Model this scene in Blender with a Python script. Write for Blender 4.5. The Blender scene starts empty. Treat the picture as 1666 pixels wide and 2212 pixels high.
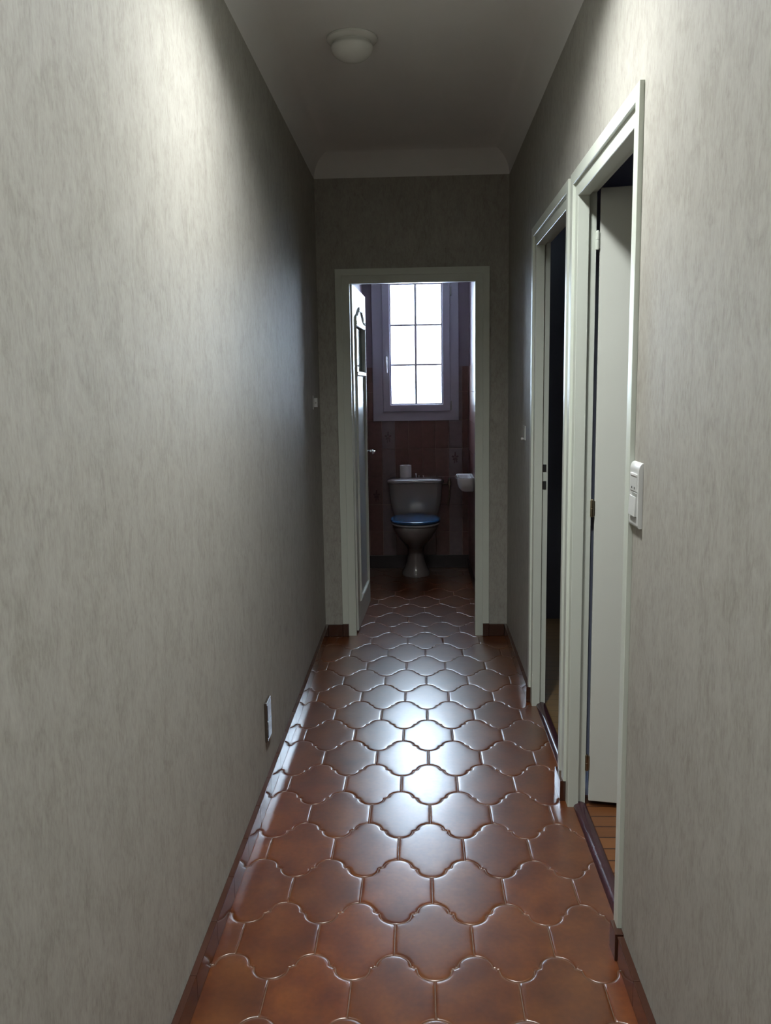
import bpy, bmesh, math, random
from mathutils import Vector, Matrix
random.seed(4)
C = bpy.context.scene.collection
PI = math.pi

# ------------------------------------------------------------------ dimensions (metres)
CAM_H = 1.4643
XL, XR = -0.5641, 0.5102          # corridor side walls
YE, YB = 4.850, -1.5              # end wall, wall behind the camera
ZC, RC = 2.6063, 0.135            # lower edge of the cove, its radius
WT = 0.060                       # partition thickness
HO = 2.04                         # door opening height
WY0, WY1 = YE + WT + 0.01, 6.75   # toilet room front and back
WX0, WX1 = -0.432, 0.403

# ------------------------------------------------------------------ materials
def new_mat(name):
    m = bpy.data.materials.new(name); m.use_nodes = True
    nt = m.node_tree; b = nt.nodes['Principled BSDF']
    return m, nt, b
def N(nt, t, **k):
    n = nt.nodes.new(t)
    for a, v in k.items(): setattr(n, a, v)
    return n
def simple(name, col, rough=0.5, metal=0.0, coat=0.0, bump=0.0, bscale=200, spec=0.5, var=0.0, vscale=8):
    m, nt, b = new_mat(name)
    b.inputs['Roughness'].default_value = rough; b.inputs['Metallic'].default_value = metal
    b.inputs['Coat Weight'].default_value = coat; b.inputs['Specular IOR Level'].default_value = spec
    tc = N(nt, 'ShaderNodeTexCoord')
    nz = N(nt, 'ShaderNodeTexNoise'); nz.inputs['Scale'].default_value = vscale; nz.inputs['Detail'].default_value = 4
    nt.links.new(tc.outputs['Object'], nz.inputs['Vector'])
    r = N(nt, 'ShaderNodeValToRGB')
    lo = 1 - max(var, 0.01); hi = 1 + max(var, 0.01)
    r.color_ramp.elements[0].position = .3; r.color_ramp.elements[1].position = .7
    r.color_ramp.elements[0].color = (col[0]*lo, col[1]*lo, col[2]*lo, 1)
    r.color_ramp.elements[1].color = (min(1, col[0]*hi), min(1, col[1]*hi), min(1, col[2]*hi), 1)
    nt.links.new(nz.outputs['Fac'], r.inputs['Fac']); nt.links.new(r.outputs['Color'], b.inputs['Base Color'])
    if bump > 0:
        n2 = N(nt, 'ShaderNodeTexNoise'); n2.inputs['Scale'].default_value = bscale; n2.inputs['Detail'].default_value = 3
        nt.links.new(tc.outputs['Object'], n2.inputs['Vector'])
        bp = N(nt, 'ShaderNodeBump'); bp.inputs['Strength'].default_value = bump; bp.inputs['Distance'].default_value = .002
        nt.links.new(n2.outputs['Fac'], bp.inputs['Height']); nt.links.new(bp.outputs['Normal'], b.inputs['Normal'])
    return m

def wallpaper():
    m, nt, b = new_mat('wallpaper'); L = nt.links.new
    tc = N(nt, 'ShaderNodeTexCoord')
    def noise(sc, scale, detail=6, rough=.6, dist=0):
        mp = N(nt, 'ShaderNodeMapping'); mp.inputs['Scale'].default_value = sc
        L(tc.outputs['Object'], mp.inputs['Vector'])
        n = N(nt, 'ShaderNodeTexNoise'); n.inputs['Scale'].default_value = scale; n.inputs['Detail'].default_value = detail
        n.inputs['Roughness'].default_value = rough; n.inputs['Distortion'].default_value = dist
        L(mp.outputs['Vector'], n.inputs['Vector']); return n
    blot = noise((1, 1, .62), 17, 10, .75, .7)
    fib = noise((1, 1, .32), 60, 6, .68, 1.0)
    fine = noise((1, 1, .35), 170, 2, .5)
    a1 = N(nt, 'ShaderNodeMix'); a1.inputs[0].default_value = .38
    L(blot.outputs['Fac'], a1.inputs[2]); L(fib.outputs['Fac'], a1.inputs[3])
    a2 = N(nt, 'ShaderNodeMix'); a2.inputs[0].default_value = .22
    L(a1.outputs[0], a2.inputs[2]); L(fine.outputs['Fac'], a2.inputs[3])
    r = N(nt, 'ShaderNodeValToRGB'); e = r.color_ramp.elements
    e[0].position = .36; e[0].color = (.250, .235, .205, 1)
    e[1].position = .64; e[1].color = (.395, .385, .348, 1)
    x = e.new(.5); x.color = (.335, .323, .290, 1)
    L(a2.outputs[0], r.inputs['Fac']); L(r.outputs['Color'], b.inputs['Base Color'])
    b.inputs['Roughness'].default_value = .62; b.inputs['Specular IOR Level'].default_value = .35
    bp = N(nt, 'ShaderNodeBump'); bp.inputs['Strength'].default_value = .25; bp.inputs['Distance'].default_value = .0015
    L(a2.outputs[0], bp.inputs['Height']); L(bp.outputs['Normal'], b.inputs['Normal'])
    return m

def tile_mat():
    m, nt, b = new_mat('glazed_terracotta'); L = nt.links.new
    tc = N(nt, 'ShaderNodeTexCoord')
    n1 = N(nt, 'ShaderNodeTexNoise'); n1.inputs['Scale'].default_value = 9; n1.inputs['Detail'].default_value = 5
    n2 = N(nt, 'ShaderNodeTexNoise'); n2.inputs['Scale'].default_value = 70; n2.inputs['Detail'].default_value = 4
    L(tc.outputs['Object'], n1.inputs['Vector']); L(tc.outputs['Object'], n2.inputs['Vector'])
    mx = N(nt, 'ShaderNodeMix'); mx.inputs[0].default_value = .3
    L(n1.outputs['Fac'], mx.inputs[2]); L(n2.outputs['Fac'], mx.inputs[3])
    r = N(nt, 'ShaderNodeValToRGB'); e = r.color_ramp.elements
    e[0].position = .33; e[0].color = (.066, .016, .0045, 1)
    e[1].position = .68; e[1].color = (.150, .047, .0105, 1)
    x = e.new(.5); x.color = (.106, .029, .007, 1)
    L(mx.outputs[0], r.inputs['Fac'])
    at = N(nt, 'ShaderNodeAttribute'); at.attribute_name = 'tint'
    mul = N(nt, 'ShaderNodeMix', data_type='RGBA', blend_type='MULTIPLY'); mul.inputs[0].default_value = 1
    L(r.outputs['Color'], mul.inputs[6]); L(at.outputs['Color'], mul.inputs[7]); L(mul.outputs[2], b.inputs['Base Color'])
    b.inputs['Roughness'].default_value = .285; b.inputs['Specular IOR Level'].default_value = .45
    b.inputs['Coat Weight'].default_value = .75; b.inputs['Coat Roughness'].default_value = .275; b.inputs['Coat IOR'].default_value = 1.5
    n3 = N(nt, 'ShaderNodeTexNoise'); n3.inputs['Scale'].default_value = 22; n3.inputs['Detail'].default_value = 2
    L(tc.outputs['Object'], n3.inputs['Vector'])
    bp = N(nt, 'ShaderNodeBump'); bp.inputs['Strength'].default_value = .18; bp.inputs['Distance'].default_value = .0015
    L(n3.outputs['Fac'], bp.inputs['Height']); L(bp.outputs['Normal'], b.inputs['Normal']); L(bp.outputs['Normal'], b.inputs['Coat Normal'])
    return m

def board_mat(name, c0, c1, seam):
    m, nt, b = new_mat(name); L = nt.links.new
    tc = N(nt, 'ShaderNodeTexCoord'); sp = N(nt, 'ShaderNodeSeparateXYZ'); L(tc.outputs['Object'], sp.inputs[0])
    dv = N(nt, 'ShaderNodeMath', operation='DIVIDE'); dv.inputs[1].default_value = .068; L(sp.outputs['Y'], dv.inputs[0])
    fl = N(nt, 'ShaderNodeMath', operation='FLOOR'); L(dv.outputs[0], fl.inputs[0])
    fr = N(nt, 'ShaderNodeMath', operation='FRACT'); L(dv.outputs[0], fr.inputs[0])
    wn = N(nt, 'ShaderNodeTexWhiteNoise', noise_dimensions='1D'); L(fl.outputs[0], wn.inputs['W'])
    mp = N(nt, 'ShaderNodeMapping'); mp.inputs['Scale'].default_value = (3, 60, 1); L(tc.outputs['Object'], mp.inputs['Vector'])
    nz = N(nt, 'ShaderNodeTexNoise'); nz.inputs['Scale'].default_value = 2; nz.inputs['Detail'].default_value = 5; L(mp.outputs['Vector'], nz.inputs['Vector'])
    av = N(nt, 'ShaderNodeMix'); av.inputs[0].default_value = .5; L(wn.outputs['Value'], av.inputs[2]); L(nz.outputs['Fac'], av.inputs[3])
    r = N(nt, 'ShaderNodeValToRGB'); r.color_ramp.elements[0].color = (*c0, 1); r.color_ramp.elements[1].color = (*c1, 1)
    L(av.outputs[0], r.inputs['Fac'])
    lt = N(nt, 'ShaderNodeMath', operation='LESS_THAN'); lt.inputs[1].default_value = .09; L(fr.outputs[0], lt.inputs[0])
    mx = N(nt, 'ShaderNodeMix', data_type='RGBA'); L(lt.outputs[0], mx.inputs[0]); L(r.outputs['Color'], mx.inputs[6]); mx.inputs[7].default_value = (*seam, 1)
    L(mx.outputs[2], b.inputs['Base Color']); b.inputs['Roughness'].default_value = .4
    return m

def glass_mat(name, tint, gloss):
    m = bpy.data.materials.new(name); m.use_nodes = True; nt = m.node_tree; nt.nodes.clear(); L = nt.links.new
    o = N(nt, 'ShaderNodeOutputMaterial'); tr = N(nt, 'ShaderNodeBsdfTransparent'); tr.inputs[0].default_value = (*tint, 1)
    gl = N(nt, 'ShaderNodeBsdfGlossy'); gl.inputs['Roughness'].default_value = gloss
    nz = N(nt, 'ShaderNodeTexNoise'); nz.inputs['Scale'].default_value = 60
    bp = N(nt, 'ShaderNodeBump'); bp.inputs['Strength'].default_value = .1; L(nz.outputs['Fac'], bp.inputs['Height']); L(bp.outputs['Normal'], gl.inputs['Normal'])
    mx = N(nt, 'ShaderNodeMixShader'); mx.inputs[0].default_value = .07
    L(tr.outputs[0], mx.inputs[1]); L(gl.outputs[0], mx.inputs[2]); L(mx.outputs[0], o.inputs[0])
    return m

def lamp_mat(name, col, strength):
    m, nt, b = new_mat(name)
    b.inputs['Base Color'].default_value = (.9, .9, .88, 1); b.inputs['Roughness'].default_value = .3
    b.inputs['Emission Color'].default_value = (*col, 1); b.inputs['Emission Strength'].default_value = strength
    return m

M_WALL = wallpaper()
M_CEIL = simple('ceiling_paint', (.74, .74, .73), .8, bump=.15, bscale=260, spec=.2)
M_TRIM = simple('door_paint', (.60, .64, .575), .38, bump=.03, bscale=120)
M_LEAF = simple('leaf_paint', (.60, .62, .57), .33, bump=.03, bscale=120)
M_TILE = tile_mat()
M_GROUT = simple('floor_grout', (.115, .065, .040), .35, var=.2, vscale=60, bump=.3, bscale=300)
M_BASE = simple('glazed_brown_skirting', (.050, .018, .011), .07, coat=.6)
M_BASEW = simple('dark_toilet_skirting', (.020, .010, .012), .3, var=.2)
M_BAR = simple('plum_wood_threshold', (.042, .016, .022), .22, var=.2, vscale=20)
M_BOARD = board_mat('wood_strip_floor', (.105, .035, .010), (.20, .078, .024), (.035, .011, .005))
M_BOARD2 = board_mat('olive_wood_floor', (.15, .095, .035), (.19, .12, .045), (.10, .06, .025))
M_ROOM = simple('room_paint', (.40, .44, .60), .8)
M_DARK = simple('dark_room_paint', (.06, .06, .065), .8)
M_WCW = simple('mauve_paint', (.20, .155, .19), .5, bump=.1, bscale=150)
M_WTILE = simple('red_brown_wall_tile', (.125, .050, .042), .29, var=.12, vscale=30)
M_WDECO = simple('mauve_decor_tile', (.165, .110, .118), .29, var=.10, vscale=20)
M_FLOWER = simple('dark_flower_print', (.085, .040, .042), .2)
M_WGROUT = simple('wall_grout', (.34, .22, .17), .7)
M_PVC = simple('white_frame_shaded', (.42, .40, .47), .28)  # white frame and sash darkened to grey-lavender, backlit shade put into the colour
M_MUNT = simple('white_bar_glare', (.82, .82, .86), .3)  # bars lighter than the frame, window glare put into the colour
M_PANE = glass_mat('window_glass', (.96, .97, .98), .08)
M_DGLASS = simple('dark_door_glass', (.05, .055, .05), .06, spec=.6)
M_CHROME = simple('chrome', (.75, .75, .76), .12, metal=1.0)
M_BRASS = simple('brass', (.30, .25, .17), .3, metal=1.0)
M_CERAM = simple('beige_ceramic', (.23, .205, .20), .10, coat=.3)
M_BASIN = simple('white_ceramic', (.82, .82, .84), .08, coat=.4)
M_SEATB = simple('blue_seat_lid', (.030, .085, .18), .16, coat=.3)
M_SEATW = simple('pale_seat_ring', (.42, .41, .42), .25)
M_PAPER = simple('toilet_paper', (.80, .80, .82), .9, bump=.2)
M_CARD = simple('cardboard_core', (.30, .22, .15), .9)
M_PLAST = simple('white_plastic', (.60, .61, .60), .22)
M_PLASTG = simple('grey_plastic', (.33, .34, .32), .3)
M_BLACK = simple('black_hole', (.01, .01, .01), .6)
M_SOCK = simple('brown_glossy_plastic', (.055, .042, .034), .14)
M_OPAL = simple('opal_glass', (.70, .71, .68), .25)
M_LIT = lamp_mat('lit_opal_glass', (.975, 1.0, .975), 350.0)
M_FILL = lamp_mat('fill_lamp_glow', (.96, 1.0, .985), 235.0)  # glow of the added fill lamp

# ------------------------------------------------------------------ mesh helpers
def mk(name, bm, mats, parent=None, smooth=False, autos=None):
    bmesh.ops.recalc_face_normals(bm, faces=bm.faces)
    me = bpy.data.meshes.new(name); bm.to_mesh(me); bm.free()
    for m in (mats if isinstance(mats, (list, tuple)) else [mats]): me.materials.append(m)
    if smooth or autos:
        for p in me.polygons: p.use_smooth = True
    if autos:
        me.set_sharp_from_angle(angle=math.radians(autos))
    o = bpy.data.objects.new(name, me); C.objects.link(o)
    if parent is not None: o.parent = parent
    if autos:
        wn = o.modifiers.new('weighted_normals', 'WEIGHTED_NORMAL'); wn.keep_sharp = True; wn.weight = 80
    return o
def box(bm, x0, x1, y0, y1, z0, z1, bev=0, seg=2, mi=0):
    vs = [bm.verts.new((x, y, z)) for x in (x0, x1) for y in (y0, y1) for z in (z0, z1)]
    idx = [(0,1,3,2),(4,6,7,5),(0,4,5,1),(2,3,7,6),(0,2,6,4),(1,5,7,3)]
    fs = [bm.faces.new([vs[i] for i in f]) for f in idx]
    for f in fs: f.material_index = mi
    if bev > 0:
        es = list({e for f in fs for e in f.edges})
        r = bmesh.ops.bevel(bm, geom=es, offset=bev, segments=seg, affect='EDGES', profile=.5)
        for f in r['faces']: f.material_index = mi
def boxm(name, dims, m, parent=None, bev=0, seg=2):
    bm = bmesh.new(); box(bm, *dims, bev=bev, seg=seg); return mk(name, bm, m, parent, autos=40 if bev else None)
def loft(bm, rings, cap=True, closed=True):
    R = [[bm.verts.new(p) for p in r] for r in rings]
    n = len(R[0])
    for a, b in zip(R[:-1], R[1:]):
        for i in range(n if closed else n-1):
            bm.faces.new((a[i], a[(i+1) % n], b[(i+1) % n], b[i]))
    if cap and closed:
        bm.faces.new(R[0][::-1]); bm.faces.new(R[-1])
def lathe(bm, prof, origin, axis='Z', n=32, cap=True):
    ox, oy, oz = origin; rings = []
    for r, h in prof:
        ring = []
        for i in range(n):
            a = 2*PI*i/n; c, s = r*math.cos(a), r*math.sin(a)
            ring.append({'Z': (ox+c, oy+s, oz+h), 'X': (ox+h, oy+c, oz+s), 'Y': (ox+c, oy+h, oz+s)}[axis])
        rings.append(ring)
    loft(bm, rings, cap)
def tube(bm, pts, r, n=10):
    P = [Vector(p) for p in pts]; rings = []
    for i, p in enumerate(P):
        t = ((P[min(i+1, len(P)-1)] - P[max(i-1, 0)])).normalized()
        up = Vector((0, 0, 1)) if abs(t.z) < .9 else Vector((1, 0, 0))
        a = t.cross(up).normalized(); b = t.cross(a)
        rr = r[i] if isinstance(r, (list, tuple)) else r
        rings.append([tuple(p + a*rr*math.cos(2*PI*k/n) + b*rr*math.sin(2*PI*k/n)) for k in range(n)])
    loft(bm, rings)
def rrect(cx, cy, hx, hy, r, z, n=6):
    pts = []
    for qx, qy, a0 in ((1, 1, 0), (-1, 1, PI/2), (-1, -1, PI), (1, -1, 1.5*PI)):
        for k in range(n+1):
            a = a0 + PI/2*k/n
            pts.append((cx+qx*(hx-r)+r*math.cos(a), cy+qy*(hy-r)+r*math.sin(a), z))
    return pts
def tagit(o, label, cat, group=None, kind=None):
    o['label'] = label; o['category'] = cat
    if group: o['group'] = group
    if kind: o['kind'] = kind
    return o
def struct(o, label, cat): return tagit(o, label, cat, kind='structure')
def empty(name, loc):
    o = bpy.data.objects.new(name, None); o.empty_display_size = .1; o.location = loc; C.objects.link(o); return o
def adopt(root):
    bpy.context.view_layer.update()
    for c in root.children:
        c.matrix_parent_inverse = Matrix.Translation(root.location).inverted()

# ------------------------------------------------------------------ floor of lantern tiles
TX0, TP, TY0, TQ = .0269, .2084, 1.8403, .2238
def tile_outline():
    h = [(.0442*math.sin(a*PI/14), .1069+.0370*math.cos(a*PI/14)) for a in range(0, 8)] + [(.0446,.1046),(.0470,.1035),(.0502,.1033)]
    h += [(.10465-x, .2024-y) for x, y in h[::-1]]                   # the ogee is point-symmetric
    # densify with Catmull-Rom
    q = []
    for i in range(len(h)-1):
        p0 = h[i-1] if i else (-h[1][0], h[1][1]); p1, p2 = h[i], h[i+1]
        p3 = h[i+2] if i+2 < len(h) else (2*h[-1][0]-h[-2][0], h[-2][1])
        for k in range(2):
            t = k/2
            q.append(tuple(.5*(2*p1[j]+(p2[j]-p0[j])*t+(2*p0[j]-5*p1[j]+4*p2[j]-p3[j])*t*t+(3*p1[j]-p0[j]-3*p2[j]+p3[j])*t**3) for j in (0, 1)))
    q.append(h[-1])
    side = [(.10465, .030), (.10465, 0), (.10465, -.030)]
    top = q                                                           # apex to right shoulder
    right = top + side + [(x, -y) for x, y in top[::-1]]              # apex, right, bottom
    left = [(-x, y) for x, y in right[::-1]][1:-1]
    pts = right + left
    out = [pts[0]]
    for p in pts[1:]:
        if math.dist(p, out[-1]) > 1e-4: out.append(p)
    return [(x*TP/.2093, y*TQ/.2024) for x, y in out]
OUT = tile_outline()
def offset(pts, d):
    n = len(pts); res = []
    for i in range(n):
        a = Vector(pts[i-1]); b = Vector(pts[i]); c = Vector(pts[(i+1) % n])
        n1 = (b-a).normalized(); n2 = (c-b).normalized()
        m = Vector((n1.y+n2.y, -(n1.x+n2.x)))
        m = m/ max(m.length, 1e-6)
        res.append((b.x+m.x*d, b.y+m.y*d))                            # outline runs clockwise: this points inwards
    return res
def soften(pts, it):
    for _ in range(it):
        n = len(pts); pts = [((pts[k-1][0]+2*pts[k][0]+pts[(k+1) % n][0])/4, (pts[k-1][1]+2*pts[k][1]+pts[(k+1) % n][1])/4) for k in range(n)]
    return pts
RINGS = [(.0010, -.0034, 0), (.0013, -.0020, 0), (.0024, -.0011, 0), (.0048, -.0005, 2), (.0090, -.0002, 10), (.0140, -.00006, 24)]
bm = bmesh.new(); tint = bm.loops.layers.float_color.new('tint')
rs = []
for d, z, it in RINGS: rs.append([(x, y, z) for x, y in soften(offset(OUT, d), it)])
for sc in (.80, .55, .25): rs.append([(x*sc, y*sc, 0) for x, y, z in rs[5]])
jr = list(range(-17, 24))
for j in jr:
    cy = TY0 + (j+1)*TQ                                               # tile centre row
    odd = (j+1) % 2
    for i in range(-4, 5):
        cx = TX0 + (i + (0 if odd else .5))*TP + (0 if odd else 0)
        cx = TX0 + (i + .5 + (0 if not odd else .5))*TP
        if cx < XL-.12 or cx > .66 or cy > WY1+.1 or cy < YB-.1: continue
        tl = random.uniform(.84, 1.12); tr = random.uniform(.94, 1.06)
        tz = random.uniform(-.0003, .0003); ax = random.uniform(-.002, .002); ay = random.uniform(-.002, .002)
        V = [[bm.verts.new((cx+x, cy+y, z+tz+ax*x+ay*y-.0004)) for x, y, z in r] for r in rs]
        fs = []
        n = len(OUT)
        for a, b_ in zip(V[:-1], V[1:]):
            for k in range(n): fs.append(bm.faces.new((a[k], a[(k+1) % n], b_[(k+1) % n], b_[k])))
        vc = bm.verts.new((cx, cy, tz-.0004))
        for k in range(n): fs.append(bm.faces.new((V[-1][k], V[-1][(k+1) % n], vc)))
        for f in fs:
            for l in f.loops: l[tint] = (tl, tl*tr, tl*tr, 1)
for co, no in (((XL-.004, 0, 0), (-1, 0, 0)), ((.531, 0, 0), (1, 0, 0)), ((0, YB, 0), (0, -1, 0)), ((0, WY1-.001, 0), (0, 1, 0))):
    bmesh.ops.bisect_plane(bm, geom=bm.verts[:]+bm.edges[:]+bm.faces[:], plane_co=co, plane_no=no, clear_outer=True)
for f in bm.faces: f.smooth = True; f.material_index = 0
box(bm, XL-.01, .531, YB-.01, WY1, -.06, -.0026, mi=1)
me = bpy.data.meshes.new('floor'); bm.to_mesh(me); bm.free(); me.materials.append(M_TILE); me.materials.append(M_GROUT)
fl = bpy.data.objects.new('floor', me); C.objects.link(fl)
struct(fl, 'glossy terracotta lantern-shaped tiles running the length of the corridor', 'floor')

# ------------------------------------------------------------------ walls and ceiling
N0, N1 = 2.09, 2.785              # near right doorway
F0, F1 = 2.992, 3.728              # far right doorway
FR = .044                         # face width of a door frame
XO = XR + WT
bm = bmesh.new(); box(bm, XL-.1, XL, YB-.1, YE+.08, -.05, ZC+.3)
struct(mk('wall_left', bm, M_WALL), 'long left wall in mottled taupe wallpaper', 'wall')
bm = bmesh.new()
TOPZ = ZC+.3
box(bm, XR, XO, YB-.1, N0-FR, -.05, TOPZ)
box(bm, XR, XO, N0-FR, N1+FR, HO+FR+.012, TOPZ)
box(bm, XR, XO, N1+FR, F0-FR, -.05, TOPZ)
box(bm, XR, XO, F0-FR, F1+FR, HO+FR+.012, TOPZ)
box(bm, XR, XO, F1+FR, YE+.08, -.05, TOPZ)
struct(mk('wall_right', bm, M_WALL), 'right wall in taupe wallpaper with two doorways', 'wall')
E0, E1 = -.3812, .3234              # end doorway
bm = bmesh.new()
box(bm, XL, E0-FR, YE, YE+WT, -.05, TOPZ)
box(bm, E1+FR, XR, YE, YE+WT, -.05, TOPZ)
box(bm, E0-FR, E1+FR, YE, YE+WT, HO+FR, TOPZ)
struct(mk('wall_end', bm, M_WALL), 'dim end wall in taupe wallpaper around the toilet doorway', 'wall')
bm = bmesh.new(); box(bm, XL-.1, XO, YB-.1, YB, -.05, TOPZ)
struct(mk('wall_back', bm, M_WALL), 'taupe wallpapered wall behind the viewer', 'wall')
# ceiling with quarter-round cove
bm = bmesh.new(); rings = []
for k in range(13):
    th = PI/2*k/12; d = RC*(1-math.cos(th)); z = ZC+RC*math.sin(th)
    rings.append([bm.verts.new(p) for p in ((XL+d, YB+d, z), (XR-d, YB+d, z), (XR-d, YE-d, z), (XL+d, YE-d, z))])
for a, b_ in zip(rings[:-1], rings[1:]):
    for k in range(4): bm.faces.new((a[k], a[(k+1) % 4], b_[(k+1) % 4], b_[k])).smooth = True
f = bm.faces.new(rings[-1])
bm.normal_update()
me = bpy.data.meshes.new('ceiling'); bm.to_mesh(me); bm.free(); me.materials.append(M_CEIL)
me.polygons.foreach_set('use_smooth', [True]*len(me.polygons)); me.set_sharp_from_angle(angle=math.radians(30))
ce = bpy.data.objects.new('ceiling', me); C.objects.link(ce)
struct(ce, 'off-white corridor ceiling with a curved cove all round', 'ceiling')
ZT = ZC+RC

# ------------------------------------------------------------------ skirting tiles
def skirt(name, label, runs, parent=None, h=.0705, m=None):
    bm = bmesh.new()
    for (ax, p, s, t, a, b_, hh) in runs:                              # axis, wall plane, direction out of the wall, thickness, from, to, height
        y = a
        while y < b_-1e-4:
            e = min(y+.2075, b_)
            if b_-e < .03: e = b_
            q0, q1 = sorted((p, p+s*t))
            if ax == 'Y': box(bm, q0, q1, y+.0006, e-.0006, .0005, hh, bev=.0015, seg=2)
            else: box(bm, y+.0006, e-.0006, q0, q1, .0005, hh, bev=.0015, seg=2)
            y = e
    return struct(mk(name, bm, m or M_BASE, autos=50), label, 'baseboard')
SK = .0175
skirt('baseboard_left', 'glossy dark brown tile skirting along the left wall', [('Y', XL, 1, SK, YB+.001, YE, .0705)])
skirt('baseboard_right', 'dark brown tile skirting along the right wall, cut at the doorways',
      [('Y', XR, -1, SK, YB+.001, N0-.105, .0705), ('Y', XR, -1, .022, N0-.105, N0-FR, .0745), ('Y', XR, -1, .022, N1+FR, F0-FR, .0745),
       ('Y', XR, -1, .022, F1+FR, F1+.080, .0745), ('Y', XR, -1, SK, F1+.080, YE, .0705)])
skirt('baseboard_end', 'short dark brown skirting pieces either side of the toilet doorway',
      [('X', YE, -1, SK, XL+SK, E0-.080, .0705), ('X', YE, -1, .022, E0-.080, E0-FR, .0755),
       ('X', YE, -1, .022, E1+FR, E1+.080, .0755), ('X', YE, -1, SK, E1+.080, XR-SK, .0705)])

# ------------------------------------------------------------------ door frames
def sweepU(bm, prof, u0, u1, H, z0, mapf):
    """profile points (s outwards from the opening, t out of the wall) swept up, across and down with mitres"""
    path = []
    for s, t in prof: path.append([mapf(u0-s, z0, t), mapf(u0-s, H+s, t), mapf(u1+s, H+s, t), mapf(u1+s, z0, t)])
    n = len(prof); V = [[bm.verts.new(p) for p in r] for r in path]
    for i in range(n):
        a, b_ = V[i], V[(i+1) % n]
        for k in range(3): bm.faces.new((a[k], a[k+1], b_[k+1], b_[k]))
    bm.faces.new([V[i][0] for i in range(n)]); bm.faces.new([V[i][3] for i in range(n)][::-1])
FRAME = [(0, .009), (.0015, .010), (FR, .010), (FR, -WT-.008), (.0, -WT-.008), ]
FRAME = [(0, .0005), (.0015, .002), (FR, .002), (FR, -WT), (.012, -WT), (.012, -.034), (0, -.034)]
CASE = [(FR-.001, 0), (FR-.001, .0090), (FR+.0005, .0110), (.060, .0120), (.0790, .0120), (.0800, .0110), (.080, 0)]
def frame_set(root, u0, u1, mapf, zb=.0750):
    bm = bmesh.new(); sweepU(bm, FRAME, u0, u1, HO if root.name.startswith('door_1') else HO+.01, 0.0, mapf); mk('door_frame', bm, M_TRIM, root, autos=35)
    bm = bmesh.new(); sweepU(bm, CASE, u0, u1, HO if root.name.startswith('door_1') else HO+.01, zb, mapf); mk('casing', bm, M_TRIM, root, autos=35)
mapR = lambda u, z, t: (XR - t, u, z)
mapE = lambda u, z, t: (u, YE - t, z)

# door 1: toilet door at the end of the corridor
d1 = empty('door_1', (E0, YE, 0))
frame_set(d1, E0, E1, mapE, .0760)
LW, LT = .655, .038                # along-leaf units, stretched below to the 0.71 m leaf
A0 = Vector((-.372, YE+WT+.004, 0)); ang = math.atan2(.043, 1)
def leafmap(u, z, t):            # u along the leaf, t towards the room side (+X)
    c, s = math.cos(ang), math.sin(ang); u = u*1.085
    return (A0.x + u*s + t*c, A0.y + u*c - t*s, z)
def lbox(bm, u0, u1, z0, z1, t0, t1, bev=0, mi=0, mp=leafmap):
    b2 = bmesh.new(); box(b2, u0, u1, t0, t1, z0, z1, bev=bev)
    for v in b2.verts: v.co = Vector(mp(v.co.x, v.co.z, v.co.y))
    me = bpy.data.meshes.new('tmp'); b2.to_mesh(me); b2.free()
    k = len(bm.faces); bm.from_mesh(me); bpy.data.meshes.remove(me)
    bm.faces.ensure_lookup_table()
    for f in bm.faces[k:]: f.material_index = mi
bm = bmesh.new()
lbox(bm, 0, .10, .012, 2.048, -LT, 0, .002); lbox(bm, .56, LW, .012, 2.048, -LT, 0, .002)
lbox(bm, .10, .56, .012, .175, -LT, 0); lbox(bm, .10, .56, 1.86, 2.048, -LT, 0)
lbox(bm, .10, .56, 1.53, 1.56, -LT, 0); lbox(bm, .10, .56, .175, 1.53, -LT+.008, -.012)
lbox(bm, .10, .56, 1.84, 1.862, -LT, 0)
leaf1 = mk('door_leaf', bm, M_LEAF, d1, autos=35)
leaf1['label'] = 'pale glossy panelled toilet door leaf standing open'
# arched moulding round the panel
def strip(bm, pts, w, t):
    """half-round bead following points (u,z)"""
    n = len(pts); rings = []
    for i in range(n):
        a = Vector(pts[max(i-1, 0)]); c = Vector(pts[min(i+1, n-1)]); d = (c-a).normalized(); nn = Vector((-d.y, d.x))
        ring = []
        for s, tt in ((-1, -.001), (-1, .35*t/.01*.01), (-.5, t), (0, .72*t), (.5, t), (1, .35*t), (1, -.001)):
            p = Vector(pts[i]) + nn*(s*w/2); ring.append(leafmap(p.x, p.y, tt))
        rings.append(ring)
    loft(bm, rings, closed=True)
arch = [(.105, .18), (.105, 1.872)]
for k in range(0, 9):
    t = k/8; arch.append((.105+.02+.185*t, 1.876+.062*(t*t*(3-2*t))))
arch += [(.66-u, z) for u, z in arch[2:][::-1][1:]] + [(.555, 1.872), (.555, .18)]
bm = bmesh.new(); strip(bm, arch, .020, .010); strip(bm, [(.095, .178), (.33, .178), (.565, .178)], .020, .010)
mk('panel_moulding', bm, M_LEAF, leaf1, autos=50)
for z in (1.842, 1.545):
    bm = bmesh.new(); strip(bm, [(.115, z), (.33, z), (.545, z)], .028, .014); mk('cross_moulding', bm, M_LEAF, leaf1, autos=50)
bm = bmesh.new(); lbox(bm, .115, .545, 1.556, 1.832, -.022, -.014); mk('glass_pane', bm, M_DGLASS, leaf1)
bm = bmesh.new(); lbox(bm, .119, .541, .192, 1.534, -.014, -.006, .003)
mk('lower_panel', bm, simple('satin_panel', (.46, .47, .47), .3, bump=.25, bscale=40, var=.06, vscale=40), leaf1, autos=40)
bm = bmesh.new()                                                      # lever handle and plate
lbox(bm, .595, .635, .93, 1.13, 0, .006, .002)
hdl = mk('lock_plate', bm, M_CHROME, leaf1, autos=40)
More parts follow.
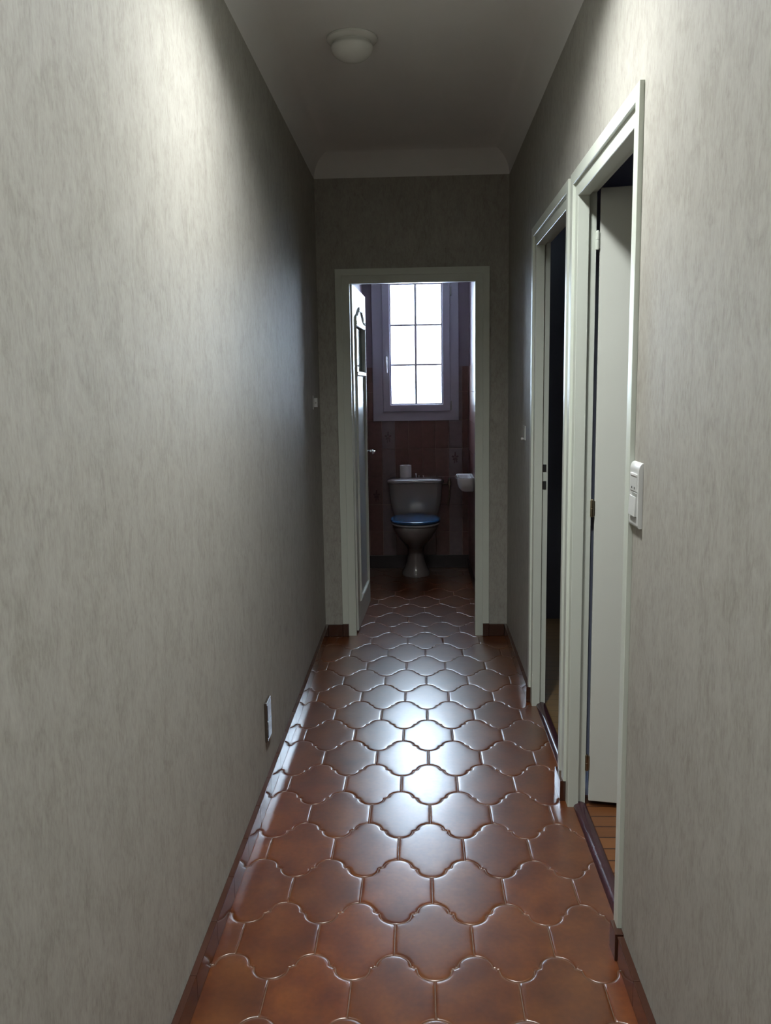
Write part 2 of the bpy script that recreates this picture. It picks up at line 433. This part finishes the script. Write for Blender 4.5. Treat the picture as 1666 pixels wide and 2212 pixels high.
for sg in (1,):
    bm = bmesh.new()
    tube(bm, [leafmap(.615, 1.045, .004), leafmap(.615, 1.045, .05)], .008)
    tube(bm, [leafmap(.615, 1.045, .045), leafmap(.58, 1.045, .052), leafmap(.505, 1.040, .050)], [.009, .008, .007])
    mk('door_handle', bm, M_CHROME, leaf1, smooth=True)
bm = bmesh.new(); lbox(bm, LW-.0005, LW+.002, .93, 1.13, -.028, -.010); mk('lock_face', bm, M_CHROME, leaf1)
adopt(d1); struct(d1, 'open toilet door with its pale painted frame at the end', 'door')

# door 2: far right doorway, dark room behind
d2 = empty('door_2', (XR, F0, 0)); frame_set(d2, F0, F1, mapR)
for zz, hh in ((1.098, .016), (1.022, .018)):
    boxm('strike_hole', (XR+.037, XR+.053, F1+.0090, F1+.0122, zz-hh, zz+hh), M_BLACK, d2)
boxm('rebate_seal', (XR+.0335, XR+.0355, F1+.002, F1+.0122, .0, HO+.02), M_GROUT, d2)
bm = bmesh.new(); rings = []
def bar(name, y0, y1, parent):
    bm = bmesh.new(); rings = []
    prof = [(.000, -.004), (.000, .004), (.006, .011), (.018, .0150), (.032, .0150), (.044, .011), (.050, .004), (.050, -.004)]
    for y in (y0, y1): rings.append([(.529+x*.9, y, z) for x, z in prof])
    loft(bm, rings); return mk(name, bm, M_BAR, parent, autos=50)
bar('threshold', F0-.002, F1+.012, d2)
adopt(d2); struct(d2, 'far right doorway with pale frame opening onto a black room', 'door')

# door 3: near right doorway with its leaf opened into the room
d3 = empty('door_3', (XR, N0, 0)); frame_set(d3, N0, N1, mapR)
bar('threshold', N0-.002, N1+.012, d3)
a3 = math.radians(-11); H0 = Vector((.581, N1+.010, 0))
def leaf3(u, z, t):
    c, s = math.cos(a3), math.sin(a3)
    return (H0.x + u*c - t*s, H0.y + u*s + t*c, z)
bm = bmesh.new(); lbox(bm, 0, .70, .018, 2.075, 0, .038, .004, mp=leaf3)
lf3 = mk('door_leaf', bm, M_LEAF, d3, autos=40); lf3['label'] = 'plain cream door leaf swung open into the room'
for z in (1.915, 1.055, .16):
    bm = bmesh.new(); lathe(bm, [(.004, -.030), (.0065, -.027), (.0065, -.001), (.0055, 0), (.0065, .001), (.0065, .024), (.003, .030)], (.574, N1+.010, z), n=16)
    box(bm, .570, .583, N1+.009, N1+.0125, z-.026, z+.024)
    mk('hinge', bm, M_BRASS if z < 1.5 else M_TRIM, d3, autos=40)
adopt(d3); struct(d3, 'near right doorway with pale frame and a plain cream door swung inwards', 'door')

# rooms behind the right doorways
bm = bmesh.new(); box(bm, .574, 2.9, .6, 2.895, -.05, -.001); o = mk('floor.001', bm, M_BOARD)
struct(o, 'orange-brown narrow wood strip floor inside the near right room', 'floor')
bm = bmesh.new(); box(bm, .574, 2.9, 2.895, 5.2, -.05, -.001); o = mk('floor.002', bm, M_BOARD2)
struct(o, 'olive brown floor just inside the dark far right room', 'floor')
bm = bmesh.new(); box(bm, XO, 2.9, .5, .6, -.05, 2.75); box(bm, 2.9, 3.0, .5, 2.895, -.05, 2.75); box(bm, XO, 2.9, 2.875, 2.895, -.05, 2.75)
struct(mk('wall_room', bm, M_ROOM), 'dim bluish grey walls of the near right room', 'wall')
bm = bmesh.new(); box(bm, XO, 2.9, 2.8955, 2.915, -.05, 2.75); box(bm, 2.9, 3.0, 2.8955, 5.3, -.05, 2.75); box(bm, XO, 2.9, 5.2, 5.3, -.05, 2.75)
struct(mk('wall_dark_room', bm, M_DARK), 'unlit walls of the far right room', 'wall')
bm = bmesh.new(); box(bm, XO, 2.9, .6, 5.2, 2.60, 2.75)
struct(mk('ceiling.001', bm, M_ROOM), 'dim bluish ceiling of the rooms on the right', 'ceiling')

# ------------------------------------------------------------------ toilet room
WW0, WW1, WZ0, WZ1 = -.300, .270, 1.245, 2.330       # hole in the back wall
bm = bmesh.new()
TH = .25
box(bm, WX0-.1, WW0, WY1, WY1+TH, -.05, 2.6); box(bm, WW1, WX1+.1, WY1, WY1+TH, -.05, 2.6)
box(bm, WW0, WW1, WY1, WY1+TH, -.05, WZ0); box(bm, WW0, WW1, WY1, WY1+TH, WZ1, 2.6)
struct(mk('wall_window', bm, M_WCW), 'mauve painted back wall of the toilet around the window', 'wall')
bm = bmesh.new(); box(bm, WX0-.1, WX0, YE+WT, WY1, -.05, 2.6)
struct(mk('wall_toilet_left', bm, M_WCW), 'left wall of the toilet behind the open door', 'wall')
bm = bmesh.new(); box(bm, WX1, WX1+.1, YE+WT, WY1, -.05, 2.6)
struct(mk('wall_toilet_right', bm, M_WCW), 'right wall of the toilet beside the hand basin', 'wall')
bm = bmesh.new(); box(bm, WX0-.1, WX1+.1, YE+WT, WY1+.1, 2.45, 2.6)
struct(mk('ceiling.002', bm, M_CEIL), 'white ceiling over the toilet', 'ceiling')
# tiled dado: real tiles on a grout bed
TW, THh, TS0, TZ0, ZTOP = .1072, .2245, .0264, .074, 1.617
def tiles(name, label, mapf, a0, a1, decos, flowers, holes=()):
    bm = bmesh.new()
    k0 = math.floor((a0-TS0)/TW); 
    def addbox(u0, u1, z0, z1, t0, t1, mi, bev):
        if u1-u0 < .006 or z1-z0 < .006: return
        b2 = bmesh.new(); box(b2, u0, u1, t0, t1, z0, z1, bev=bev)
        for v in b2.verts: v.co = Vector(mapf(v.co.x, v.co.z, v.co.y))
        me = bpy.data.meshes.new('t'); b2.to_mesh(me); b2.free(); k = len(bm.faces); bm.from_mesh(me); bpy.data.meshes.remove(me)
        bm.faces.ensure_lookup_table()
        for f in bm.faces[k:]: f.material_index = mi
    if holes:
        h0, h1 = holes; zt = ZTOP-.002; zs = TZ0+5*THh
        addbox(a0, a1, .07, zs, 0, .004, 1, 0); addbox(a0, h0, zs, zt, 0, .004, 1, 0); addbox(h1, a1, zs, zt, 0, .004, 1, 0)
    else: addbox(a0, a1, .07, ZTOP-.002, 0, .004, 1, 0)
    u = TS0 + k0*TW
    while u < a1:
        for r in range(7):
            u0, u1 = max(u+.0009, a0), min(u+TW-.0009, a1); z0, z1 = TZ0+r*THh+.0009, min(ZTOP, TZ0+(r+1)*THh-.0009)
            deco = any(abs(u+TW/2-d) < TW/2 for d in decos)
            if holes and r >= 5:
                addbox(u0, min(u1, holes[0]), z0, z1, .002, .0068, 2 if deco else 0, .001)
                addbox(max(u0, holes[1]), u1, z0, z1, .002, .0068, 2 if deco else 0, .001)
            else: addbox(u0, u1, z0, z1, .002, .0068, 2 if deco else 0, .001)
        u += TW
    for fu, fz in flowers:                                            # dark printed flower sprigs
        for a in range(5):
            an = a*2*PI/5+.3; r = .017
            cx, cz = fu+r*math.cos(an), fz+r*math.sin(an)
            vs = [bm.verts.new(mapf(cx+.012*math.cos(q*PI/5)*math.cos(an)-.008*math.sin(q*PI/5)*math.sin(an), cz+.012*math.cos(q*PI/5)*math.sin(an)+.008*math.sin(q*PI/5)*math.cos(an), .0071)) for q in range(10)]
            bm.faces.new(vs).material_index = 3
        for dx, dz in ((-.006, -.05), (.012, -.045), (.0, .045)):
            p = [(fu-.002, fz), (fu+.002, fz), (fu+dx+.007, fz+dz*.8), (fu+dx, fz+dz), (fu+dx-.005, fz+dz*.8)]
            vs = [bm.verts.new(mapf(x, z, .0070)) for x, z in p]; bm.faces.new(vs).material_index = 3
    o = mk(name, bm, [M_WTILE, M_WGROUT, M_WDECO, M_FLOWER]); return struct(o, label, 'wall tiles')
tiles('wall_tiles_back', 'red-brown upright wall tiles with two paler flowered columns behind the cistern', lambda u, z, t: (u, WY1-t, z), WX0, WX1,
      (-.241, .295), ((-.245, 1.07), (.29, .90), (-.345, .60)), (WW0, WW1))
tiles('wall_tiles_right', 'glossy red-brown wall tiles beside the hand basin', lambda u, z, t: (WX1-t, u, z), WY0, WY1-.008, (5.5, 6.1), ((5.8, 1.1),))
tiles('wall_tiles_left', 'red-brown wall tiles behind the open toilet door', lambda u, z, t: (WX0+t, u, z), WY0, WY1-.008, (), ())
bm = bmesh.new(); box(bm, WX0, WX1, WY1-.014, WY1, .0005, .105, bev=.002); box(bm, WX1-.014, WX1, WY0, WY1-.014, .0005, .072, bev=.002); box(bm, WX0, WX0+.014, WY0, WY1-.014, .0005, .072, bev=.002)
struct(mk('baseboard_toilet', bm, M_BASEW, autos=40), 'near-black tile plinth at the foot of the toilet walls', 'baseboard')

# window
w1 = empty('window_1', (-.01, WY1, WZ0))
def ring_frame(bm, x0, x1, z0, z1, wl, wr, wb, wt, y0, y1, bev=.003):
    """mitred rectangular frame as one loop"""
    o = [(x0, z0), (x1, z0), (x1, z1), (x0, z1)]; i = [(x0+wl, z0+wb), (x1-wr, z0+wb), (x1-wr, z1-wt), (x0+wl, z1-wt)]
    V = {}
    for nm, pts, ins in (('o', o, 0), ('i', i, 0)):
        for y in (y0, y1): V[nm, y] = [bm.verts.new((p[0], y, p[1])) for p in pts]
    # chamfers on the room side
    fo = [(x0+bev, z0+bev), (x1-bev, z0+bev), (x1-bev, z1-bev), (x0+bev, z1-bev)]
    fi = [(i[0][0]-bev, i[0][1]-bev), (i[1][0]+bev, i[1][1]-bev), (i[2][0]+bev, i[2][1]+bev), (i[3][0]-bev, i[3][1]+bev)]
    FO = [bm.verts.new((p[0], y0-bev, p[1])) for p in fo]; FI = [bm.verts.new((p[0], y0-bev, p[1])) for p in fi]
    for k in range(4):
        l = (k+1) % 4
        bm.faces.new((FO[k], FO[l], FI[l], FI[k])); bm.faces.new((V['o', y0][k], V['o', y0][l], FO[l], FO[k]))
        bm.faces.new((FI[k], FI[l], V['i', y0][l], V['i', y0][k])); bm.faces.new((V['i', y0][k], V['i', y0][l], V['i', y1][l], V['i', y1][k]))
        bm.faces.new((V['o', y1][k], V['o', y1][l], V['o', y0][l], V['o', y0][k])); bm.faces.new((V['i', y1][k], V['i', y1][l], V['o', y1][l], V['o', y1][k]))
bm = bmesh.new(); ring_frame(bm, -.360, .321, 1.194, 2.390, .083, .070, .077, .075, WY1-.016, WY1-.0005); ring_frame(bm, -.298, .268, 1.247, 2.328, .030, .030, .030, .030, WY1+.002, WY1+.06, .0005)
mk('window_frame', bm, M_PVC, w1, autos=35)
bm = bmesh.new(); ring_frame(bm, -.279, .252, 1.269, 2.315, .060, .060, .055, .060, WY1-.034, WY1+.030, .004); ring_frame(bm, -.220, .193, 1.323, 2.256, .010, .010, .010, .010, WY1-.020, WY1+.02, .003)
sash = mk('sash', bm, M_PVC, w1, autos=35)
bm = bmesh.new(); box(bm, -.026, -.007, WY1-.012, WY1+.006, 1.332, 2.247, bev=.003); mk('muntin', bm, M_MUNT, sash, autos=40)
for z in (1.634, 1.941):
    bm = bmesh.new(); box(bm, -.211, .184, WY1-.010, WY1+.004, z-.008, z+.008, bev=.003); mk('muntin', bm, M_MUNT, sash, autos=40)
boxm('pane', (-.212, .185, WY1+.008, WY1+.012, 1.331, 2.248), M_PANE, sash)
bm = bmesh.new(); box(bm, -.262, -.238, WY1-.046, WY1-.037, 1.62, 1.695, bev=.003)
tube(bm, [(-.250, WY1-.040, 1.690), (-.250, WY1-.075, 1.694)], .009); tube(bm, [(-.250, WY1-.072, 1.700), (-.250, WY1-.080, 1.66), (-.246, WY1-.078, 1.575)], [.010, .009, .007])
mk('window_handle', bm, M_PLAST, sash, autos=50)
for z in (1.312, 2.19):
    bm = bmesh.new(); lathe(bm, [(.006, -.035), (.007, -.03), (.007, .03), (.006, .035)], (.257, WY1-.030, z), n=14); mk('hinge', bm, M_PLASTG, w1, autos=40)
adopt(w1); struct(w1, 'white six-pane window with bright daylight above the toilet', 'window')

# toilet
tx = -.026
t = empty('toilet', (tx, 5.82, 0))
def ell(cx, cy, rx, ryf, ryb, z, n=36, p=2.0):
    pts = []
    for i in range(n):
        a = 2*PI*i/n; c, s = math.cos(a), math.sin(a)
        c2 = math.copysign(abs(c)**(2/p), c); s2 = math.copysign(abs(s)**(2/p), s)
        pts.append((cx+rx*c2, cy+(ryb if s > 0 else ryf)*s2, z))
    return pts
bm = bmesh.new()
secs = [(.000, 5.86, .110, .135, .17), (.012, 5.86, .112, .137, .17), (.030, 5.86, .106, .130, .17), (.06, 5.86, .088, .112, .17), (.11, 5.86, .072, .100, .17),
        (.17, 5.86, .062, .100, .17), (.205, 5.855, .065, .108, .17), (.235, 5.84, .082, .140, .18), (.27, 5.81, .108, .185, .19), (.31, 5.77, .134, .225, .20),
        (.35, 5.73, .155, .240, .22), (.385, 5.70, .168, .235, .23), (.405, 5.69, .174, .235, .24), (.425, 5.69, .176, .237, .24), (.432, 5.69, .172, .233, .235)]
loft(bm, [ell(tx, cy, rx, rf, rb, z) for z, cy, rx, rf, rb in secs])
loft(bm, [rrect(tx, 5.95, .15, .13, .05, z) for z in (.36, .39, .432, .438)])
mk('bowl', bm, M_CERAM, t, autos=60)
bm = bmesh.new()
loft(bm, [ell(tx, 5.665, rx, ry, .20, z, p=2.15) for z, rx, ry in ((.436, .175, .215), (.438, .183, .222), (.446, .187, .226), (.452, .183, .222), (.453, .175, .215))])
mk('seat', bm, M_SEATW, t, autos=60)
bm = bmesh.new()
loft(bm, [ell(tx, 5.665, rx, ry, .205, z, p=2.15) for z, rx, ry in ((.4565, .178, .217), (.459, .189, .228), (.468, .192, .231), (.476, .188, .227), (.481, .176, .215), (.484, .12, .15), (.485, .04, .05))])
mk('seat_lid', bm, M_SEATB, t, autos=60)['label'] = 'dark blue toilet seat lid'
for sx in (-.07, .07):
    bm = bmesh.new(); lathe(bm, [(.010, -.018), (.011, -.014), (.011, .014), (.010, .018)], (tx+sx, 5.868, .462), axis='X', n=14); mk('seat_hinge', bm, M_CHROME, t, autos=40)
bm = bmesh.new()
tk = [(.438, .150, .080, 5.985), (.448, .168, .090, 5.983), (.50, .184, .096, 5.980), (.56, .196, .100, 5.978), (.62, .204, .103, 5.976), (.70, .209, .105, 5.975), (.722, .209, .105, 5.975)]
loft(bm, [rrect(tx+.003, cy, hx, hy, .045, z) for z, hx, hy, cy in tk]); mk('cistern', bm, M_CERAM, t, autos=60)
bm = bmesh.new()
ld = [(.718, .216, .112), (.722, .222, .117), (.736, .223, .118), (.744, .218, .113), (.752, .195, .098), (.757, .15, .075), (.759, .06, .03)]
loft(bm, [rrect(tx+.003, 5.969, hx, hy, .05*hy/.118, z) for z, hx, hy in ld]); mk('cistern_lid', bm, M_CERAM, t, autos=60)
for bx, hh, rr in ((-.017, .034, .009), (.005, .016, .008), (.040, .016, .009)):
    bm = bmesh.new(); lathe(bm, [(rr*.7, -.004), (rr*.7, hh*.5), (rr, hh*.55), (rr, hh*.9), (rr*.6, hh)], (bx, 5.955, .758), n=16); mk('flush_knob', bm, M_CHROME, t, autos=50)
bm = bmesh.new(); tube(bm, [(.19, 6.03, .69), (.215, 6.035, .69), (.245, 6.05, .69), (.258, 6.088, .69)], .007); lathe(bm, [(.012, -.02), (.014, -.012), (.014, .012), (.008, .02), (.012, .026), (.012, .036)], (.247, 6.045, .70), n=14)
tube(bm, [(.247, 6.045, .69), (.247, 6.047, .60), (.235, 6.05, .52)], .006)
mk('water_valve', bm, M_BRASS, t, autos=50)
adopt(t); t.location.x -= .005; t.location.y += .65; tagit(t, 'beige ceramic toilet with blue lid and cistern below the window', 'toilet')

# toilet roll on the cistern
tr_ = empty('toilet_roll', (-.105, 5.955, .7600))
bm = bmesh.new(); lathe(bm, [(.020, 0), (.0445, 0), (.0455, .002), (.0455, .092), (.0445, .094), (.020, .094)], (-.105, 5.955, .7600), n=32, cap=False)
mk('paper', bm, M_PAPER, tr_, autos=40)
bm = bmesh.new(); lathe(bm, [(.020, .094), (.020, 0), (.0188, 0), (.0188, .094), (.020, .094)], (-.105, 5.955, .7600), n=24, cap=False); mk('core', bm, M_CARD, tr_, autos=40)
adopt(tr_); tr_.location.y += .65; tr_.location.z -= .0005; tagit(tr_, 'white toilet paper roll standing upright on the cistern lid', 'toilet roll')

# hand basin
hb = empty('hand_basin', (.407, 5.52, .76))
bm = bmesh.new()
def bs(z, hx, hy, r, cx=None): return rrect(.4068-hx if cx is None else cx, 5.52, hx, hy, r, z, 6)
rings = [bs(.712, .030, .08, .02), bs(.722, .045, .12, .03), bs(.750, .056, .155, .035), (bs(.780, .061, .170, .040)), bs(.812, .0625, .176, .040), bs(.822, .0600, .173, .038),
         rrect(.345, 5.505, .046, .145, .032, .822), rrect(.345, 5.505, .042, .14, .030, .816), rrect(.345, 5.505, .036, .125, .028, .775), rrect(.345, 5.505, .018, .08, .015, .755)]
loft(bm, rings); mk('bowl', bm, M_BASIN, hb, autos=50)
bm = bmesh.new(); lathe(bm, [(.012, 0), (.014, .001), (.010, .002)], (.345, 5.505, .7545), n=16); mk('drain', bm, M_CHROME, hb, autos=40)
adopt(hb); hb.location = hb.location + Vector((WX1-.4125, .65, -.012)); tagit(hb, 'small white hand basin on the right wall beside the toilet', 'hand basin')

# ------------------------------------------------------------------ ceiling lamps
def dome(name, x, y, lit, label, r=.0785, rb=.094):
    e = empty(name, (x, y, ZT))
    bm = bmesh.new(); lathe(bm, [(rb-.004, 0), (rb, -.004), (rb, -.010), (rb-.006, -.016), (rb-.014, -.018), (rb-.020, -.020)], (x, y, ZT), n=48); mk('mounting_ring', bm, M_PLAST if lit else M_OPAL, e, autos=40)
    bm = bmesh.new(); prof = [(r*.90, -.019), (r*.90, -.026), (r, -.032)]
    for k in range(1, 13):
        th = PI/2*k/12; prof.append((r*math.cos(th)*.999+.0004, -.032-(.026 if lit else .052)*math.sin(th)))
    lathe(bm, prof, (x, y, ZT), n=48); mk('glass_dome', bm, M_LIT if lit else M_OPAL, e, autos=60)
    adopt(e); tagit(e, label, 'ceiling lamp'); return e
dome('ceiling_lamp', -.232, 3.325, False, 'small round unlit ceiling lamp with an opal dome, nearer the toilet')
def downlight(name, x, y, label, r, depth, lit=None):
    e = empty(name, (x, y, ZT))
    bm = bmesh.new(); lathe(bm, [(r, -.004), (r, -depth), (r+.004, -depth-.003), (r+.012, -depth-.002), (r+.016, -depth+.004), (r+.016, 0), (r, 0)], (x, y, ZT), n=64, cap=False)
    mk('housing', bm, M_PLAST, e, autos=40)
    bm = bmesh.new(); lathe(bm, [(.004, -.012), (r*.5, -.012), (r-.002, -.010), (r-.001, -.004), (.004, -.004)], (x, y, ZT), n=64)
    mk('lit_diffuser', bm, lit or M_LIT, e, autos=40)
    adopt(e); tagit(e, label, 'ceiling lamp'); return e
downlight('ceiling_lamp.001', -.02, 2.15, 'lit round ceiling lamp above the first right doorway', .12, .088)
downlight('added_fill_lamp', -.02, .45, 'unseen dimmer fill lamp added on the ceiling above the viewer', .12, .088, M_FILL)  # out of view, added to fill the near walls and floor with light

# ------------------------------------------------------------------ wall fittings
s = empty('wall_switch', (XR, 1.97, 1.135))                            # large combined plate on the right wall
bm = bmesh.new()
DY = .206; DZ = -.005
y0, y1, z0, z1 = 1.722+DY, 1.806+DY, 1.137+DZ, 1.288+DZ
prof = [(0, z0), (.007, z0), (.0095, z0+.003), (.0100, z0+.008)] + [(.0100, z1-.020)] + [(.0100-.0085*(1-math.cos(q*PI/12)), z1-.020+.019*math.sin(q*PI/12)) for q in range(1, 7)] + [(0, z1)]
loft(bm, [[(XR-x, y, z) for x, z in prof] for y in (y0, y1)])
mk('surround', bm, M_PLAST, s, autos=35)
boxm('indicator_module', (XR-.0115, XR-.009, 1.735+DY, 1.795+DY, 1.221+DZ, 1.262+DZ), M_PLAST, s, bev=.001)
boxm('indicator_window', (XR-.0128, XR-.0108, 1.737+DY, 1.790+DY, 1.2565+DZ, 1.2625+DZ), simple('bright_white_plastic', (.86, .87, .88), .12), s, bev=.0008)
for yy in (1.754, 1.777):
    bm = bmesh.new(); lathe(bm, [(.0026, -.0122), (.0026, -.009)], (XR, yy+DY, 1.2285+DZ), axis='X', n=14); mk('hole', bm, M_BLACK, s)
boxm('dark_slot', (XR-.0112, XR-.009, 1.737+DY, 1.775+DY, 1.2095+DZ, 1.2175+DZ), M_PLASTG, s)
bm = bmesh.new(); box(bm, XR-.0125, XR-.009, 1.737+DY, 1.793+DY, 1.163+DZ, 1.2085+DZ, bev=.001)
for v in bm.verts:
    if v.co.x < XR-.011: v.co.x -= .0030*(1.2085+DZ-v.co.z)/.0455
mk('rocker', bm, M_PLAST, s, autos=40)
adopt(s); tagit(s, 'large white switch plate with rocker and two dark dots by the near right door', 'light switch')

s = empty('wall_switch.001', (XR, 4.085, 1.237))
boxm('plate', (XR-.0045, XR, 4.050, 4.125, 1.202, 1.270), M_PLAST, s, bev=.001)
bm = bmesh.new(); lathe(bm, [(.004, -.020), (.0065, -.018), (.0075, -.014), (.0060, -.009), (.0045, -.004)], (XR, 4.075, 1.208), axis='X', n=16); mk('knob', bm, M_PLAST, s, smooth=True)
adopt(s); tagit(s, 'small white switch with a round knob beyond the far right doorway', 'light switch')

s = empty('wall_switch.002', (XL, 4.56, 1.388))
boxm('plate', (XL, XL+.004, 4.522, 4.597, 1.351, 1.425), M_PLAST, s, bev=.001)
bm = bmesh.new(); box(bm, XL+.004, XL+.024, 4.534, 4.585, 1.363, 1.412, bev=.003); mk('housing', bm, M_PLAST, s, autos=40)
boxm('toggle', (XL+.010, XL+.018, 4.531, 4.5345, 1.382, 1.390), M_PLASTG, s)
adopt(s); tagit(s, 'small square pale switch on the left wall near the end corner', 'light switch')

s = empty('wall_socket', (XL, 2.90, .28))
y0, y1, z0, z1 = 2.862, 2.948, .203, .349
boxm('plate', (XL, XL+.0105, y0, y1, z0, z1), M_SOCK, s, bev=.0025)
bm = bmesh.new(); box(bm, XL+.0100, XL+.0120, y0+.010, y1-.010, z0+.012, .275, bev=.0008); box(bm, XL+.0100, XL+.0120, y0+.010, y1-.010, .281, z1-.012, bev=.0008)
mk('socket_face', bm, simple('blue_sheen_plastic', (.09, .10, .125), .15), s, autos=40)  # bluish reflection put into the colour of the socket face
adopt(s); tagit(s, 'dark brown double socket plate low on the left wall', 'wall socket')

# ------------------------------------------------------------------ light from outside, camera
w = bpy.data.worlds.new('sky'); bpy.context.scene.world = w; w.use_nodes = True
bg = w.node_tree.nodes['Background']; bg.inputs[0].default_value = (.68, .84, 1.0, 1); bg.inputs[1].default_value = 34.0

cam = bpy.data.cameras.new('camera'); co = bpy.data.objects.new('camera', cam); C.objects.link(co)
cam.sensor_fit = 'HORIZONTAL'; cam.sensor_width = 36; cam.lens = 1818.8*36/1666; cam.clip_start = .02; cam.clip_end = 50
r_ = Vector((.9991407, .0383587, -.0156986)); u_ = Vector((.009883, .1473438, .989036)); w_ = Vector((-.0402513, .9883412, -.1468381))
co.matrix_world = Matrix(((r_.x, u_.x, -w_.x, 0), (r_.y, u_.y, -w_.y, 0), (r_.z, u_.z, -w_.z, CAM_H), (0, 0, 0, 1)))
bpy.context.scene.camera = co
vs = bpy.context.scene.view_settings
vs.view_transform = 'Standard'; vs.look = 'None'; vs.gamma = 1; vs.use_curve_mapping = False; vs.exposure = 0.0
bpy.context.scene.cycles.max_bounces = 12
bpy.context.scene.cycles.diffuse_bounces = 8
bpy.context.scene.cycles.glossy_bounces = 6
bpy.context.scene.cycles.transparent_max_bounces = 8
